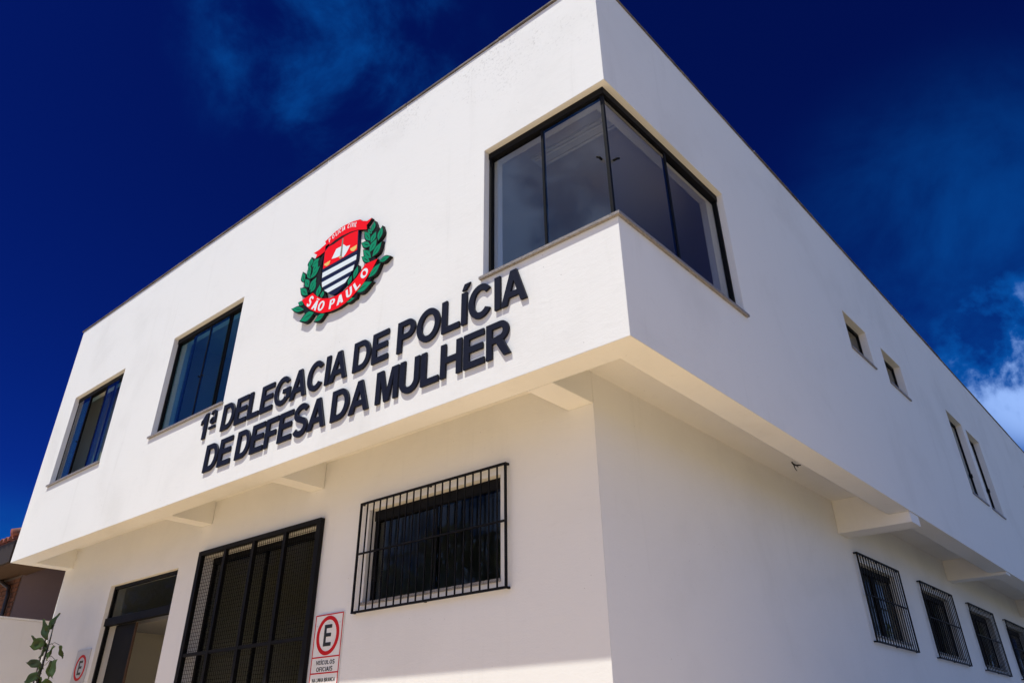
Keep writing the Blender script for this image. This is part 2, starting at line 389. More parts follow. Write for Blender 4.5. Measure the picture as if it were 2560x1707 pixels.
# ------------------------------------------------------------------ lettering (cap height 1)
def arc(cx, cy, rx, ry, a0, a1, n=14):
    return [(cx+rx*math.cos(math.radians(a0+(a1-a0)*i/n)), cy+ry*math.sin(math.radians(a0+(a1-a0)*i/n))) for i in range(n+1)]
def stroke(path, t):
    P = [Vector((p[0], p[1])) for p in path]; l = []; rgt = []
    for i, p in enumerate(P):
        d = (P[min(i+1, len(P)-1)]-P[max(i-1, 0)]).normalized(); n = Vector((-d.y, d.x))*t/2
        l.append(tuple(p+n)); rgt.append(tuple(p-n))
    return l+rgt[::-1]
def glyph(ch, t=.212, h=.185):
    acc = None
    if ch in 'ÍÃ': acc, ch = ch, {'Í': 'I', 'Ã': 'A'}[ch]
    wd = {'I': t, 'D': .87, 'E': .78, 'L': .73, 'G': .97, 'A': .95, 'C': .93, 'P': .80, 'O': 1.0, 'F': .72, 'S': .80, 'M': 1.0, 'U': .84, 'H': .84, 'R': .88, '1': .46, 'V': .93, 'N': .84, 'B': .84, 'a': .42}[ch]
    w = wd; S = []
    if ch == 'I': S = [([(0,0),(t,0),(t,1),(0,1)], [])]
    elif ch == 'L': S = [([(0,0),(w,0),(w,h),(t,h),(t,1),(0,1)], [])]
    elif ch == 'E': S = [([(0,0),(w,0),(w,h),(t,h),(t,.5-h/2+.02),(w*.93,.5-h/2+.02),(w*.93,.5+h/2+.02),(t,.5+h/2+.02),(t,1-h),(w*.98,1-h),(w*.98,1),(0,1)], [])]
    elif ch == 'F': S = [([(0,0),(t,0),(t,.42-h/2+.04),(w*.88,.42-h/2+.04),(w*.88,.42+h/2+.04),(t,.42+h/2+.04),(t,1-h),(w,1-h),(w,1),(0,1)], [])]
    elif ch == 'H': S = [([(0,0),(t,0),(t,.5-h/2),(w-t,.5-h/2),(w-t,0),(w,0),(w,1),(w-t,1),(w-t,.5+h/2),(t,.5+h/2),(t,1),(0,1)], [])]
    elif ch == 'N': S = [([(0,0),(t,0),(t,.66),(w-t,0),(w,0),(w,1),(w-t,1),(w-t,.34),(t,1),(0,1)], [])]
    elif ch == 'M': S = [([(0,0),(t*.95,0),(t*.95,.74),(w/2-.11,0),(w/2+.11,0),(w-t*.95,.74),(w-t*.95,0),(w,0),(w,1),(w-t*1.45,1),(w/2,.30),(t*1.45,1),(0,1)], [])]
    elif ch == 'V': S = [([(0,1),(w/2-t*.52,0),(w/2+t*.52,0),(w,1),(w-t*1.08,1),(w/2,.25),(t*1.08,1)], [])]
    elif ch == 'A':
        a = t*1.08; mm = (w/2-t*.54)
        S = [([(0,0),(a,0),(a+mm*.20,.20),(w-a-mm*.20,.20),(w-a,0),(w,0),(w/2+t*.54,1),(w/2-t*.54,1)],
              [[(a+mm*.37,.37),(w-a-mm*.37,.37),(w/2,min(.80,(w-2*a)/(2*mm)))]])]
    elif ch == 'D':
        r = .47; S = [([(0,0)]+arc(w-r,.5,r,.5,-90,90)+[(0,1)], [[(t,h)]+arc(w-r,.5,r-t,.5-h,-90,90)+[(t,1-h)]])]
    elif ch == 'O': S = [(arc(w/2,.5,w/2,.52,0,360,32)[:-1], [arc(w/2,.5,w/2-t,.52-h,0,360,32)[:-1]])]
    elif ch == 'C': S = [(arc(w/2,.5,w/2,.52,36,324,28)+arc(w/2,.5,w/2-t,.52-h,318,42,28), [])]
    elif ch == 'G':
        S = [(arc(w/2,.5,w/2,.52,36,318,28)+[(w,.17),(w,.55),(w*.53,.55),(w*.53,.39),(w-t,.39),(w-t,.24)]+arc(w/2,.5,w/2-t,.52-h,312,44,26), [])]
    elif ch == 'U': S = [([(0,1),(0,.36)]+arc(w/2,.36,w/2,.38,180,360,18)+[(w,1),(w-t,1)]+arc(w/2,.36,w/2-t,.38-h,360,180,18)+[(t,1)], [])]
    elif ch == 'P':
        r = .305; S = [([(0,0),(t,0),(t,1-2*r)]+arc(w-r*1.15,1-r,r*1.15,r,-90,90)+[(0,1)], [[(t,1-2*r+h*.95)]+arc(w-r*1.15,1-r,r*1.15-t,r-h*.95,-90,90)+[(t,1-h*.95)]])]
    elif ch == 'R':
        r = .285; q = w*.93
        S = [([(0,0),(t,0),(t,.41),(w*.40,.41),(w-t*1.22,0),(w,0),(w*.70,.44)]+arc(q-r*1.1,1-r,r*1.1,r,-80,90)+[(0,1)], [[(t,.41+h*.9)]+arc(q-r*1.1,1-r,r*1.1-t,r-h*.95,-88,90)+[(t,1-h*.95)]])]
    elif ch == 'B':
        S = [([(0,0)]+arc(w-.29,.275,.29,.275,-90,62)+arc(w-.31,.76,.26,.24,-70,90)+[(0,1)],
              [[(t,h*.9)]+arc(w-.29,.275,.29-t,.275-h*.9,-90,90,10)+[(t,.55-h*.9)], [(t,.54+h*.5)]+arc(w-.31,.78,.26-t,.12,-90,90,10)+[(t,1-h*.9)]])]
    elif ch == 'S':
        ry = .25-h*.25; rx = w/2-t/2
        p = arc(w/2,.745,rx,.275-h/2+.03,22,262,22)+arc(w/2,.265,rx,.285-h/2+.03,82,-158,22)
        S = [(stroke(p, (t+h)/2), [])]
    elif ch == '1': S = [([(w-t,0),(w,0),(w,1),(w-t*.85,1),(w-t*1.5,.86),(0,.76),(0,.60),(w-t,.72)], [])]
    elif ch == 'a':
        S = [(stroke([(.05,.86),(.10,.95),(.22,.97),(.31,.92),(.33,.80),(.33,.50)], .095), []), (arc(.17,.615,.17,.13,0,360,18)[:-1], [arc(.17,.615,.085,.06,0,360,18)[:-1]]), ([(.0,.30),(.42,.30),(.42,.39),(.0,.39)], [])]
    if acc == 'Í': S.append(([(t*.05,1.06),(t*.85,1.06),(t*1.7,1.26),(t*.55,1.26)], []))
    if acc == 'Ã': S.append((stroke([(w*.22,1.07),(w*.33,1.16),(w*.45,1.15),(w*.57,1.10),(w*.70,1.09),(w*.80,1.18)], .085), []))
    return S, w
def word_glyphs(text, gap=.13, t=.212, h=.185):
    x = 0; out = []
    for ch in text:
        if ch == ' ': x += .34; continue
        S, w = glyph(ch, t, h)
        kern = -.06 if ch in 'AV' else 0
        x += kern; out.append((ch, S, x)); x += w+gap+kern
    return out, x-gap
def flat_text(mb, text, x0, x1, z0, hgt, y0, y1, t=.20, h=.175, gap=.13):
    gl, tot = word_glyphs(text, gap, t, h); sxx = (x1-x0)/tot; n = 0
    for ch, S, gx in gl:
        for outer, holes in S:
            mp = lambda l: [(x0+(gx+p[0])*sxx, z0+p[1]*hgt) for p in l]
            mb.prism(mp(outer), [mp(q) for q in holes], y0-.0004*(n % 3), y1); n += 1

# ================================================================== SETTING
def structure(name, mb, m): return tag(mb.build(name, m), kind='structure')
structure('ground', MB().add([(-600,-600,-ZG-.03),(600,-600,-ZG-.03),(600,900,-ZG-.03),(-600,900,-ZG-.03)], [(0,1,2,3)]), M['earth'])
structure('forecourt', MB().box(-16, 9, -6.5, .86, -ZG-.02, -ZG+.02).box(-.95, 9, .861, 3.39, -ZG-.02, -ZG+.02), M['paver'])
structure('street', MB().box(-90, 90, -15, -8.2, -ZG-.025, -ZG-.012), M['street'])
structure('pavement', MB().box(-90, 90, -8.19, -6.51, -ZG-.02, -ZG+.12), M['concrete'])
structure('side_driveway', MB().box(-.95, 9, 3.4, 40, -ZG-.02, -ZG+.02), M['asphalt'])

structure('added_lot', MB().box(9.02, 70, -6.5, 80, -ZG-.02, -ZG-.005), M['lot'])  # unseen dark ground, added to cut bounce light on the side wall

# ================================================================== POLICE BUILDING
XL, ZT, BL = -11.871, 4.2, 24.0
DA, DB = .8727, .9629
T = .28
bld = thing('police_building', 'white two storey corner building with overhanging upper floor and black barred lower windows', 'building', (-6, 8, -ZG))
WIN = [(-11.219, -9.382), (-7.828, -5.960)]      # upper front windows
WZ0, WZ1 = 1.10, 2.67
CWX, CWY, CZ0, CZ1 = -1.509, 2.306, 1.109, 2.688   # corner window
SIDE = [(5.92, 6.86, 2.11, 2.715), (7.52, 8.46, 2.11, 2.715), (11.10, 12.18, 1.19, 2.77), (12.47, 13.48, 1.19, 2.76), (17.62, 18.60, 2.11, 2.78)]
ops = [(1, XL, 0, 0, BL, 0, ZT), (-1, XL+T, -T, T, BL-T, -1, 9)]
for a, b in WIN: ops.append((-1, a, b, -1, T, WZ0, WZ1))
ops += [(-1, CWX, 1, -1, T, CZ0, CZ1), (-1, -T, 1, -1, CWY, CZ0, CZ1)]
for a, b, c, d in SIDE: ops.append((-1, -T, 1, a, b, c, d))
cells(ops).build('upper_wall', M['front'], bld)
# floor, roof and rooms of the upper storey
MB().box(XL+T+.003, -T-.003, T+.003, BL-T-.003, .30, .44).build('soffit_slab', M['plaster'], bld)
MB().box(-4.52, -T-.003, T+.003, BL-T-.003, 2.98, 3.14).build('ceiling_slab', M['ceil'], bld)
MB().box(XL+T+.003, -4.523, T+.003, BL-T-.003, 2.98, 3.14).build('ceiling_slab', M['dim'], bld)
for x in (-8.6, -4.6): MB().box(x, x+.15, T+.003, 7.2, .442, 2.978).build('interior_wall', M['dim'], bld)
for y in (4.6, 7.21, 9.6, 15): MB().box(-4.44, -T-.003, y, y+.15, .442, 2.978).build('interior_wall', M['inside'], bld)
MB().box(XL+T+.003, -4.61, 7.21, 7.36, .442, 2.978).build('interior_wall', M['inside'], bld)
# cantilever beams under the overhang
for x0, x1, zb in ((-1.24, -DB, .0), (-5.07, -4.83, .0), (-7.51, -7.27, .0)):
    MB().box(x0, x1, T+.002, DA-.002, zb, .312).build('beam', M['plaster'], bld)
for y0, y1, zb in ((6.55, 6.93, -.14), (11.82, 12.12, -.05), (17.6, 17.9, -.05)):
    cells([(1, -DB+.002, -.012, y0, y1, zb, .312), (-1, -T-.002, 1, y0-1, y1+1, -.002, 1)]).build('beam', M['plaster'], bld)
# lower storey
DOOR = (-9.95, -7.955, -ZG, -.472); SCR = (-7.30, -4.80, -ZG, -.42); GRI = (-3.95, -2.07, -1.367, -.41)
SW = [(7.08, 8.60, -1.365, -.42), (9.87, 11.46, -1.365, -.42), (12.76, 14.37, -1.365, -.42), (15.62, 17.24, -1.365, -.42)]
LT = .25
ops = [(1, XL+.004, -DB, DA, BL-.01, -ZG-.02, .33), (-1, XL+.3, -DB-LT, DA+LT, BL-.3, -9, 9)]
for a, b, c, d in (DOOR, SCR, GRI): ops.append((-1, a, b, 0, DA+LT, c-.1 if c < -4 else c, d))
ops.append((-1, XL, XL+.3, 3.2, 6.0, -3.3, -.95))  # opening added in the left wall to let light into the hall
for a, b, c, d in SW: ops.append((-1, -DB-LT, 0, a, b, c, d))
cells(ops).build('lower_wall', M['plaster'], bld)
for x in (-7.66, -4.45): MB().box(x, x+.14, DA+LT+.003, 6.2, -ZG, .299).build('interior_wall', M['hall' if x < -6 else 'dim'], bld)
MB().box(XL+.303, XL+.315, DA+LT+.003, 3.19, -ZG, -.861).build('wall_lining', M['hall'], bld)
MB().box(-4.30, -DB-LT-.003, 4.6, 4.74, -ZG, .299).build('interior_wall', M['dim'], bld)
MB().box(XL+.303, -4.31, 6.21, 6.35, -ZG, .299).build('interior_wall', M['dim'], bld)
MB().box(XL+.303, -7.663, 1.75, 6.2, -.86, -.80).build('hall_ceiling', M['ceil'], bld)
MB().box(XL+.303, -DB-LT-.003, DA+LT+.003, 22, -ZG-.01, -3.75).build('ground_floor_slab', M['floor'], bld)
# flashing on the parapet, in lengths that do not quite line up
x = XL-.04
while x < .02:
    x1 = min(x+R.uniform(1.5, 2.3), .032)
    if .032-x1 < .4: x1 = .032
    dz, dy = R.uniform(-.004, .006), R.uniform(-.005, .005)
    MB().box(x, x1-.006, -.022+dy, T+.03, ZT+.004, ZT+.022+dz).build('coping', M['coping'], bld)
    x = x1
y = T+.035
while y < BL:
    y1 = min(y+R.uniform(1.6, 2.4), BL)
    dz, dy = R.uniform(-.006, .006), R.uniform(-.005, .005)
    MB().box(-T-.03, .020+dy, y, y1-.006, ZT+.004, ZT+.022+dz).build('coping', M['coping'], bld)
    y = y1

# ---------------------------------------------------------- upper windows
def front_window(x0, x1, z0, z1, yf, mulls, panes, open_gap=None):
    """frame (the part) > sill, panes, mullions, catch"""
    fr = MB().box(x0+.002, x1-.002, yf-.03, yf+.045, z1-.075, z1-.002)
    fr.box(x0+.002, x0+.026, yf-.02, yf+.03, z0+.030, z1-.076).box(x1-.026, x1-.002, yf-.02, yf+.03, z0+.030, z1-.076)
    fr.box(x0+.027, x1-.027, yf-.025, yf+.035, z0+.030, z0+.052)
    w = fr.build('window', M['black'], bld)
    MB().box(x0-.03, x1+.012, -.032, T-.01, z0+.001, z0+.028).build('sill', M['granite'], w)
    for i, (a, b, dy) in enumerate(panes):
        MB().box(a, b, yf-.004+dy, yf+.004+dy, z0+.053, z1-.078).build('pane', M['glass_front'], w)
    for a, wd, dy in mulls:
        MB().box(a-wd/2, a+wd/2, yf-.012+dy, yf+.014+dy, z0+.053, z1-.077).build('mullion', M['black'], w)
    return w
a, b = WIN[1]; q = (b-a)/4
w = front_window(a, b, WZ0, WZ1, .095, [(a+q, .020, .012), (a+2*q, .018, -.004), (a+3*q, .014, .012), (a+3*q+.05, .008, .012)],
                 [(a+.027, a+q+.005, .016), (a+q-.005, a+2*q-.002, -.006), (a+2*q+.002, a+3*q, -.006), (a+3*q-.005, b-.027, .016)])
for s in (-1, 1): MB().tube([(a+2*q+s*.035, .088, 1.80), (a+2*q+s*.035, .060, 1.80)], .012, 8).build('knob', M['black'], w)
a, b = WIN[0]
w = front_window(a, b, WZ0, WZ1, .095, [(a+.45, .024, .012), (a+.50, .018, -.014), (b-.74, .016, -.014), (b-.50, .016, .012)],
                 [(a+.027, a+.455, .016), (a+.05, a+.505, -.018), (b-.745, b-.30, -.018), (b-.52, b-.027, .016)])
MB().tube([(a+.475, .070, 1.78), (a+.475, .045, 1.78)], .012, 8).build('knob', M['black'], w)
# corner window
yf = .095
fr = MB().box(CWX+.002, -yf+.03, yf-.03, yf+.045, CZ1-.078, CZ1-.002).box(-yf-.045, -yf+.03, yf+.046, CWY-.002, CZ1-.078, CZ1-.002)
fr.box(CWX+.002, CWX+.028, yf-.02, yf+.03, CZ0+.031, CZ1-.079).box(-yf-.03, -yf+.02, CWY-.028, CWY-.002, CZ0+.031, CZ1-.079)
fr.box(-yf-.020, -yf+.010, yf-.010, yf+.020, CZ0+.053, CZ1-.079)
fr.box(CWX+.029, -yf+.025, yf-.025, yf+.035, CZ0+.031, CZ0+.052).box(-yf-.035, -yf+.025, yf+.036, CWY-.029, CZ0+.031, CZ0+.052)
cw = fr.build('corner_window', M['black'], bld)
MB().box(CWX-.03, .032, -.032, T-.01, CZ0+.001, CZ0+.029).box(-T+.01, .032, T-.009, CWY+.03, CZ0+.001, CZ0+.029).build('sill', M['granite'], cw)
mx, my = -.815, 1.19
MB().box(CWX+.029, mx, yf+.008, yf+.016, CZ0+.053, CZ1-.079).build('pane', M['glass'], cw)
MB().box(mx-.01, -yf-.021, yf-.006, yf+.002, CZ0+.053, CZ1-.079).build('pane', M['glass'], cw)
MB().box(-yf-.002, -yf+.006, yf+.021, my+.01, CZ0+.053, CZ1-.079).build('pane', M['glass'], cw)
MB().box(-yf-.016, -yf-.008, my, CWY-.029, CZ0+.053, CZ1-.079).build('pane', M['glass'], cw)
MB().box(mx-.012, mx+.012, yf-.014, yf+.020, CZ0+.053, CZ1-.0785).build('mullion', M['black'], cw)
MB().box(-yf-.020, -yf+.014, my-.016, my+.016, CZ0+.053, CZ1-.0785).build('mullion', M['black'], cw)
MB().tube([(-yf-.065, yf-.007, 1.86), (-yf-.065, yf-.045, 1.86), (-yf-.085, yf-.05, 1.875)], .012, 8).build('handle', M['black'], cw)
MB().tube([(-yf+.007, yf+.075, 1.86), (-yf+.045, yf+.075, 1.86), (-yf+.05, yf+.10, 1.875)], .012, 8).build('handle', M['black'], cw)

# side windows of the upper storey
for y0, y1, z0, z1 in SIDE:
    xf = -.125
    fr = MB().box(xf-.02, xf+.02, y0+.002, y1-.002, z1-.05, z1-.002).box(xf-.02, xf+.02, y0+.002, y1-.002, z0+.026, z0+.055)
    fr.box(xf-.02, xf+.02, y0+.002, y0+.035, z0+.056, z1-.051).box(xf-.02, xf+.02, y1-.035, y1-.002, z0+.056, z1-.051)
    w = fr.build('window', M['black'], bld)
    MB().box(xf-.004, xf+.004, y0+.034, y1-.034, z0+.054, z1-.049).build('pane', M['glass_dark' if z1-z0 < .8 else 'glass_front'], w)
    MB().box(-T+.01, .022, y0-.012, y1+.028, z0+.001, z0+.025).build('sill', M['granite'], w)
    if z1-z0 > .8: MB().box(xf+.021, xf+.036, y1-.026, y1-.014, z0+.55, z0+.62).build('catch', M['black'], w)

# ---------------------------------------------------------- lower front window and its grille
x0, x1, z0, z1 = GRI; yf = DA+.11
fr = MB().box(x0+.002, x1-.002, yf-.035, yf+.05, z1-.105, z1-.002).box(x0+.002, x0+.032, yf-.02, yf+.03, z0+.028, z1-.106)
fr.box(x1-.03, x1-.002, yf-.02, yf+.03, z0+.028, z1-.106).box(x0+.033, x1-.031, yf-.025, yf+.035, z0+.028, z0+.05)
w = fr.build('window', M['black'], bld)
xm = -3.0
MB().box(x0+.033, xm, yf+.010, yf+.018, z0+.051, z1-.107).build('pane', M['glass_barred'], w)
MB().box(xm-.03, x1-.031, yf-.012, yf-.004, z0+.051, z1-.107).build('pane', M['glass_barred'], w)
MB().box(xm-.022, xm+.004, yf-.018, yf+.024, z0+.051, z1-.107).build('mullion', M['black'], w)
MB().box(x0-.02, x1+.004, DA-.022, DA+LT-.01, z0+.001, z0+.026).build('sill', M['granite'], w)
l = MB().box(x0+.033, x0+.085, yf-.03, yf-.012, -1.13, -.98); l.box(x0+.045, x0+.075, yf-.055, yf-.031, -1.10, -1.02); l.build('latch', M['black'], w)

def grille(pl, u0, u1, z0, z1, n, off, wall):
    """barred cage standing off the wall; pl 'x' front, 'y' side"""
    def bx(mb, a, b, d0, d1, c, d):
        return mb.box(a, b, wall-d1, wall-d0, c, d) if pl == 'x' else mb.box(wall+d0, wall+d1, a, b, c, d)
    t = .0105
    fr = MB()
    bx(fr, u0-t, u1+t, off-t, off+t, z1-.010, z1+.010); bx(fr, u0-t, u1+t, off-t, off+t, z0-.010, z0+.010)
    for u in (u0, u1): bx(fr, u-t, u+t, off-t+.001, off+t-.001, z0+.011, z1-.011)
    g = fr.build('window_grille', M['black'], bld)
    step = (u1-u0)/(n+1); s = .0060
    b0 = bx(MB(), u0+step-s, u0+step+s, off-s, off+s, z0+.011, z1-.011).build('bar', M['black'], g)
    for i in range(1, n):
        copy_of(b0, (step*i, 0, 0) if pl == 'x' else (0, step*i, 0), g)
    zm = z0+(z1-z0)*.52
    bx(MB(), u0+t+.001, u1-t-.001, off-.011, off+.011, zm-.008, zm+.008).build('cross_bar', M['black'], g)
    for u in (u0, (u0+u1)/2, u1):
        for z in (z0, z1):
            bx(MB(), u-.011, u+.011, .002, off-t-.001, z-.009, z+.009).build('bracket', M['black'], g)
    return g
grille('x', -4.043, -1.967, -1.432, -.340, 19, .046, DA)
GR = [(6.97, 8.715), (9.76, 11.57), (12.65, 14.48), (15.51, 17.35)]
for (a, b), (y0, y1, z0, z1) in zip(GR, SW):
    xf = -DB-.11
    fr = MB().box(xf-.03, xf+.03, y0+.002, y1-.002, z1-.085, z1-.002).box(xf-.02, xf+.02, y0+.002, y0+.035, z0+.028, z1-.086)
    fr.box(xf-.02, xf+.02, y1-.035, y1-.002, z0+.028, z1-.086).box(xf-.025, xf+.025, y0+.036, y1-.036, z0+.028, z0+.055)
    w = fr.build('window', M['black'], bld)
    ym = (y0+y1)/2
    MB().box(xf-.014, xf-.006, y0+.036, ym, z0+.056, z1-.087).build('pane', M['glass_dark'], w)
    MB().box(xf+.006, xf+.014, ym-.02, y1-.036, z0+.056, z1-.087).build('pane', M['glass_dark'], w)
    MB().box(xf-.018, xf+.018, ym-.025, ym+.005, z0+.056, z1-.0865).build('mullion', M['black'], w)
    MB().box(-DB-LT+.01, -DB+.02, y0-.01, y1+.01, z0+.001, z0+.026).build('sill', M['granite'], w)
    grille('y', a, b, -1.435, -.325, 15, .046, -DB)

# ---------------------------------------------------------- mesh screen door
x0, x1, zt, zb = -7.36, -4.735, -.36, -3.75
ys = DA-.006
fr = MB().box(x0, x1, ys-.055, ys, zt-.055, zt).box(x0, x0+.075, ys-.055, ys, zb, zt-.056).box(x1-.075, x1, ys-.055, ys, zb, zt-.056)
sc = fr.build('mesh_screen', M['black'], bld)
for xc in (-6.72, -6.08, -5.425): MB().box(xc-.028, xc+.028, ys-.050, ys-.006, zb, zt-.056).build('upright', M['black'], sc)
MB().box(x0+.076, x1-.076, ys-.046, ys-.010, -1.622, -1.585).build('cross_rail', M['black'], sc)
MB().box(x0+.076, x1-.076, ys-.046, ys-.010, -2.75, -2.71).build('cross_rail', M['black'], sc)
wm = MB(); s = .0019
x = x0+.08
while x < x1-.08: wm.box(x-s, x+s, ys-.026, ys-.022, -2.7, zt-.05); x += .042
z = -2.7
while z < zt-.05: wm.box(x0+.07, x1-.07, ys-.032, ys-.028, z-s, z+s); z += .042
tag(wm.build('wire_mesh', M['wire'], sc), kind='stuff')
# glazed door behind the screen
yg = DA+.16
fr = MB().box(SCR[0]+.002, SCR[1]-.002, yg-.03, yg+.03, -.50, -.422)
for a, b in ((SCR[0]+.002, SCR[0]+.045), (SCR[1]-.045, SCR[1]-.002), (-6.066, -6.054)): fr.box(a, b, yg-.025, yg+.025, zb, -.501)
d = fr.build('glass_door', M['black'], bld)
MB().box(SCR[0]+.046, -6.067, yg-.004, yg+.004, zb, -.502).build('pane', M['glass_entry'], d)
MB().box(-6.053, SCR[1]-.046, yg-.004, yg+.004, zb, -.502).build('pane', M['glass_entry'], d)
MB().tube([(-6.06, yg-.026, -2.6), (-6.06, yg-.075, -2.6), (-6.06, yg-.075, -2.0), (-6.06, yg-.026, -2.0)], .012, 8).build('handle', M['black'], d)

# ---------------------------------------------------------- entrance door on the left
x0, x1, zb, zt = DOOR; zb = -3.75; yd = DA+.085
fr = MB().box(x0+.002, x1-.002, yd-.025, yd+.03, zt-.042, zt-.002).box(x0+.002, x0+.04, yd-.025, yd+.03, zb, zt-.043).box(x1-.03, x1-.002, yd-.025, yd+.03, zb, zt-.043)
dr = fr.build('entrance_door', M['black'], bld)
MB().box(x0-.0, x1-.031, yd-.05, yd+.035, -1.03, -.925).build('transom_rail', M['black'], dr)
MB().box(x0+.041, x1-.031, yd-.004, yd+.004, -.924, zt-.044).build('pane', M['glass_entry'], dr)
lf = MB().box(-9.73, -9.135, DA+.125, DA+.160, zb, -1.032)
lf.build('door_leaf', M['black'], dr)
MB().tube([(-9.22, DA+.124, -2.4), (-9.22, DA+.08, -2.4), (-9.22, DA+.08, -2.0), (-9.22, DA+.124, -2.0)], .012, 8).build('handle', M['black'], dr)
MB().box(-9.134, -9.118, DA+.128, DA+.158, zb, -1.033).build('door_stop', M['boards'], dr)

# ================================================================== LETTERING ON THE FRONT
sign = thing('facade_lettering', 'raised dark navy capitals 1ª DELEGACIA DE POLÍCIA DE DEFESA DA MULHER under the crest', 'sign', (-3.65, 0, .25))
LD = .027
ln = 0
def letters(word, x0, x1, z0, hgt, gap=.075):
    global ln
    gl, tot = word_glyphs(word, gap); sxx = (x1-x0)/tot
    for ch, S, gx in gl:
        mb = MB(); n = 0
        for outer, holes in S:
            mp = lambda l: [(x0+(gx+p[0])*sxx, z0+p[1]*hgt) for p in l]
            mb.prism(mp(outer), [mp(q) for q in holes], -LD-.0006*n, -.004); n += 1
        o = mb.build('letter', M['navy'], sign); ln += 1
        bv = o.modifiers.new('edge', 'BEVEL'); bv.width = .0022; bv.segments = 1; bv.limit_method = 'ANGLE'; bv.angle_limit = math.radians(50)
for wd, x0, x1, z0 in (('1', -6.375, -6.225, .706), ('a', -6.160, -6.015, .706), ('DELEGACIA', -5.866, -3.448, .706), ('DE', -3.336, -2.785, .706), ('POLÍCIA', -2.650, -.985, .702),
                       ('DE', -6.095, -5.510, .240), ('DEFESA', -5.400, -3.728, .240), ('DA', -3.622, -3.035, .238), ('MULHER', -2.917, -1.160, .238)):
    letters(wd, x0, x1, z0, .345)

# ================================================================== CREST
EM = {'top_ribbon': [(-4.341, 2.641), (-4.264, 2.586), (-4.285, 2.54), (-4.215, 2.543), (-4.103, 2.563), (-4.104, 2.638), (-4.041, 2.646), (-4.021, 2.622), (-3.914, 2.645), (-3.79, 2.648), (-3.617, 2.627), (-3.476, 2.588), (-3.312, 2.517), (-3.325, 2.582), (-3.274, 2.612), (-3.242, 2.647), (-3.322, 2.641), (-3.429, 2.694), (-3.46, 2.732), (-3.594, 2.767), (-3.767, 2.79), (-3.922, 2.779), (-4.058, 2.739), (-4.127, 2.719), (-4.103, 2.674), (-4.235, 2.642)], 'shield': [(-4.113, 2.584), (-4.036, 2.619), (-3.912, 2.635), (-3.755, 2.628), (-3.6, 2.609), (-3.468, 2.58), (-3.455, 2.425), (-3.45, 2.262), (-3.451, 2.167), (-3.48, 2.102), (-3.544, 1.969), (-3.612, 1.899), (-3.735, 1.839), (-3.815, 1.829), (-3.943, 1.911), (-4.031, 2.007), (-4.08, 2.1), (-4.106, 2.191), (-4.106, 2.312)], 'red_field': [(-4.103, 2.563), (-4.034, 2.604), (-3.937, 2.596), (-3.845, 2.606), (-3.722, 2.613), (-3.6, 2.609), (-3.483, 2.585), (-3.457, 2.297), (-4.096, 2.305)], 'top_shadow': [(-4.035, 2.611), (-3.978, 2.647), (-3.852, 2.649), (-3.696, 2.64), (-3.524, 2.609), (-3.522, 2.593), (-3.646, 2.613), (-3.769, 2.616), (-3.907, 2.602)], 'stripe1': [(-4.093, 2.249), (-3.456, 2.231), (-3.457, 2.162), (-4.087, 2.175)], 'stripe2': [(-4.079, 2.109), (-3.477, 2.103), (-3.496, 2.034), (-4.059, 2.033)], 'stripe3': [(-4.009, 1.972), (-3.552, 1.974), (-3.615, 1.916), (-3.927, 1.907)], 'star': [(-3.942, 2.382), (-3.872, 2.495), (-3.763, 2.49), (-3.742, 2.504), (-3.671, 2.442), (-3.601, 2.428), (-3.638, 2.375), (-3.669, 2.337), (-3.714, 2.305), (-3.771, 2.353), (-3.849, 2.361)], 'sword': [(-3.775, 2.605), (-3.753, 2.595), (-3.737, 2.31), (-3.758, 2.298), (-3.778, 2.325)], 'guard': [(-3.797, 2.344), (-3.749, 2.336), (-3.742, 2.321), (-3.789, 2.326)], 'yel1': [(-4.085, 2.37), (-3.963, 2.373), (-3.978, 2.322), (-4.024, 2.316), (-4.07, 2.343)], 'yel2': [(-3.596, 2.373), (-3.471, 2.375), (-3.474, 2.324), (-3.523, 2.306), (-3.571, 2.332)], 'bottom_ribbon': [(-4.444, 2.006), (-4.356, 1.898), (-4.239, 1.798), (-4.095, 1.706), (-3.978, 1.654), (-3.822, 1.62), (-3.674, 1.612), (-3.561, 1.627), (-3.453, 1.664), (-3.348, 1.717), (-3.259, 1.776), (-3.198, 1.836), (-3.137, 1.895), (-3.058, 1.999), (-3.272, 2.018), (-3.328, 1.965), (-3.403, 1.9), (-3.496, 1.851), (-3.605, 1.809), (-3.735, 1.796), (-3.872, 1.811), (-4.019, 1.863), (-4.134, 1.936), (-4.231, 2.024)], 'stem_right': [(-3.199, 2.594), (-3.126, 2.466), (-3.101, 2.262), (-3.13, 2.054), (-3.059, 1.98), (-3.148, 1.773), (-3.346, 1.706), (-3.386, 1.69), (-3.236, 1.809), (-3.324, 1.942), (-3.257, 2.066), (-3.247, 2.306), (-3.372, 2.479), (-3.243, 2.487)], 'stem_left': [(-4.12, 2.555), (-4.152, 2.384), (-4.119, 2.139), (-4.008, 1.97), (-3.955, 1.849), (-4.144, 1.945), (-4.242, 2.04), (-4.365, 2.089), (-4.254, 2.252), (-4.318, 2.408), (-4.22, 2.485)], 'stem_bottom': [(-4.484, 1.964), (-4.346, 1.778), (-4.174, 1.714), (-3.969, 1.605), (-3.913, 1.627), (-4.114, 1.724), (-4.3, 1.86), (-4.444, 2.006)], 'stem_bl2': [(-3.516, 1.615), (-3.376, 1.623), (-3.346, 1.706), (-3.453, 1.664)]}
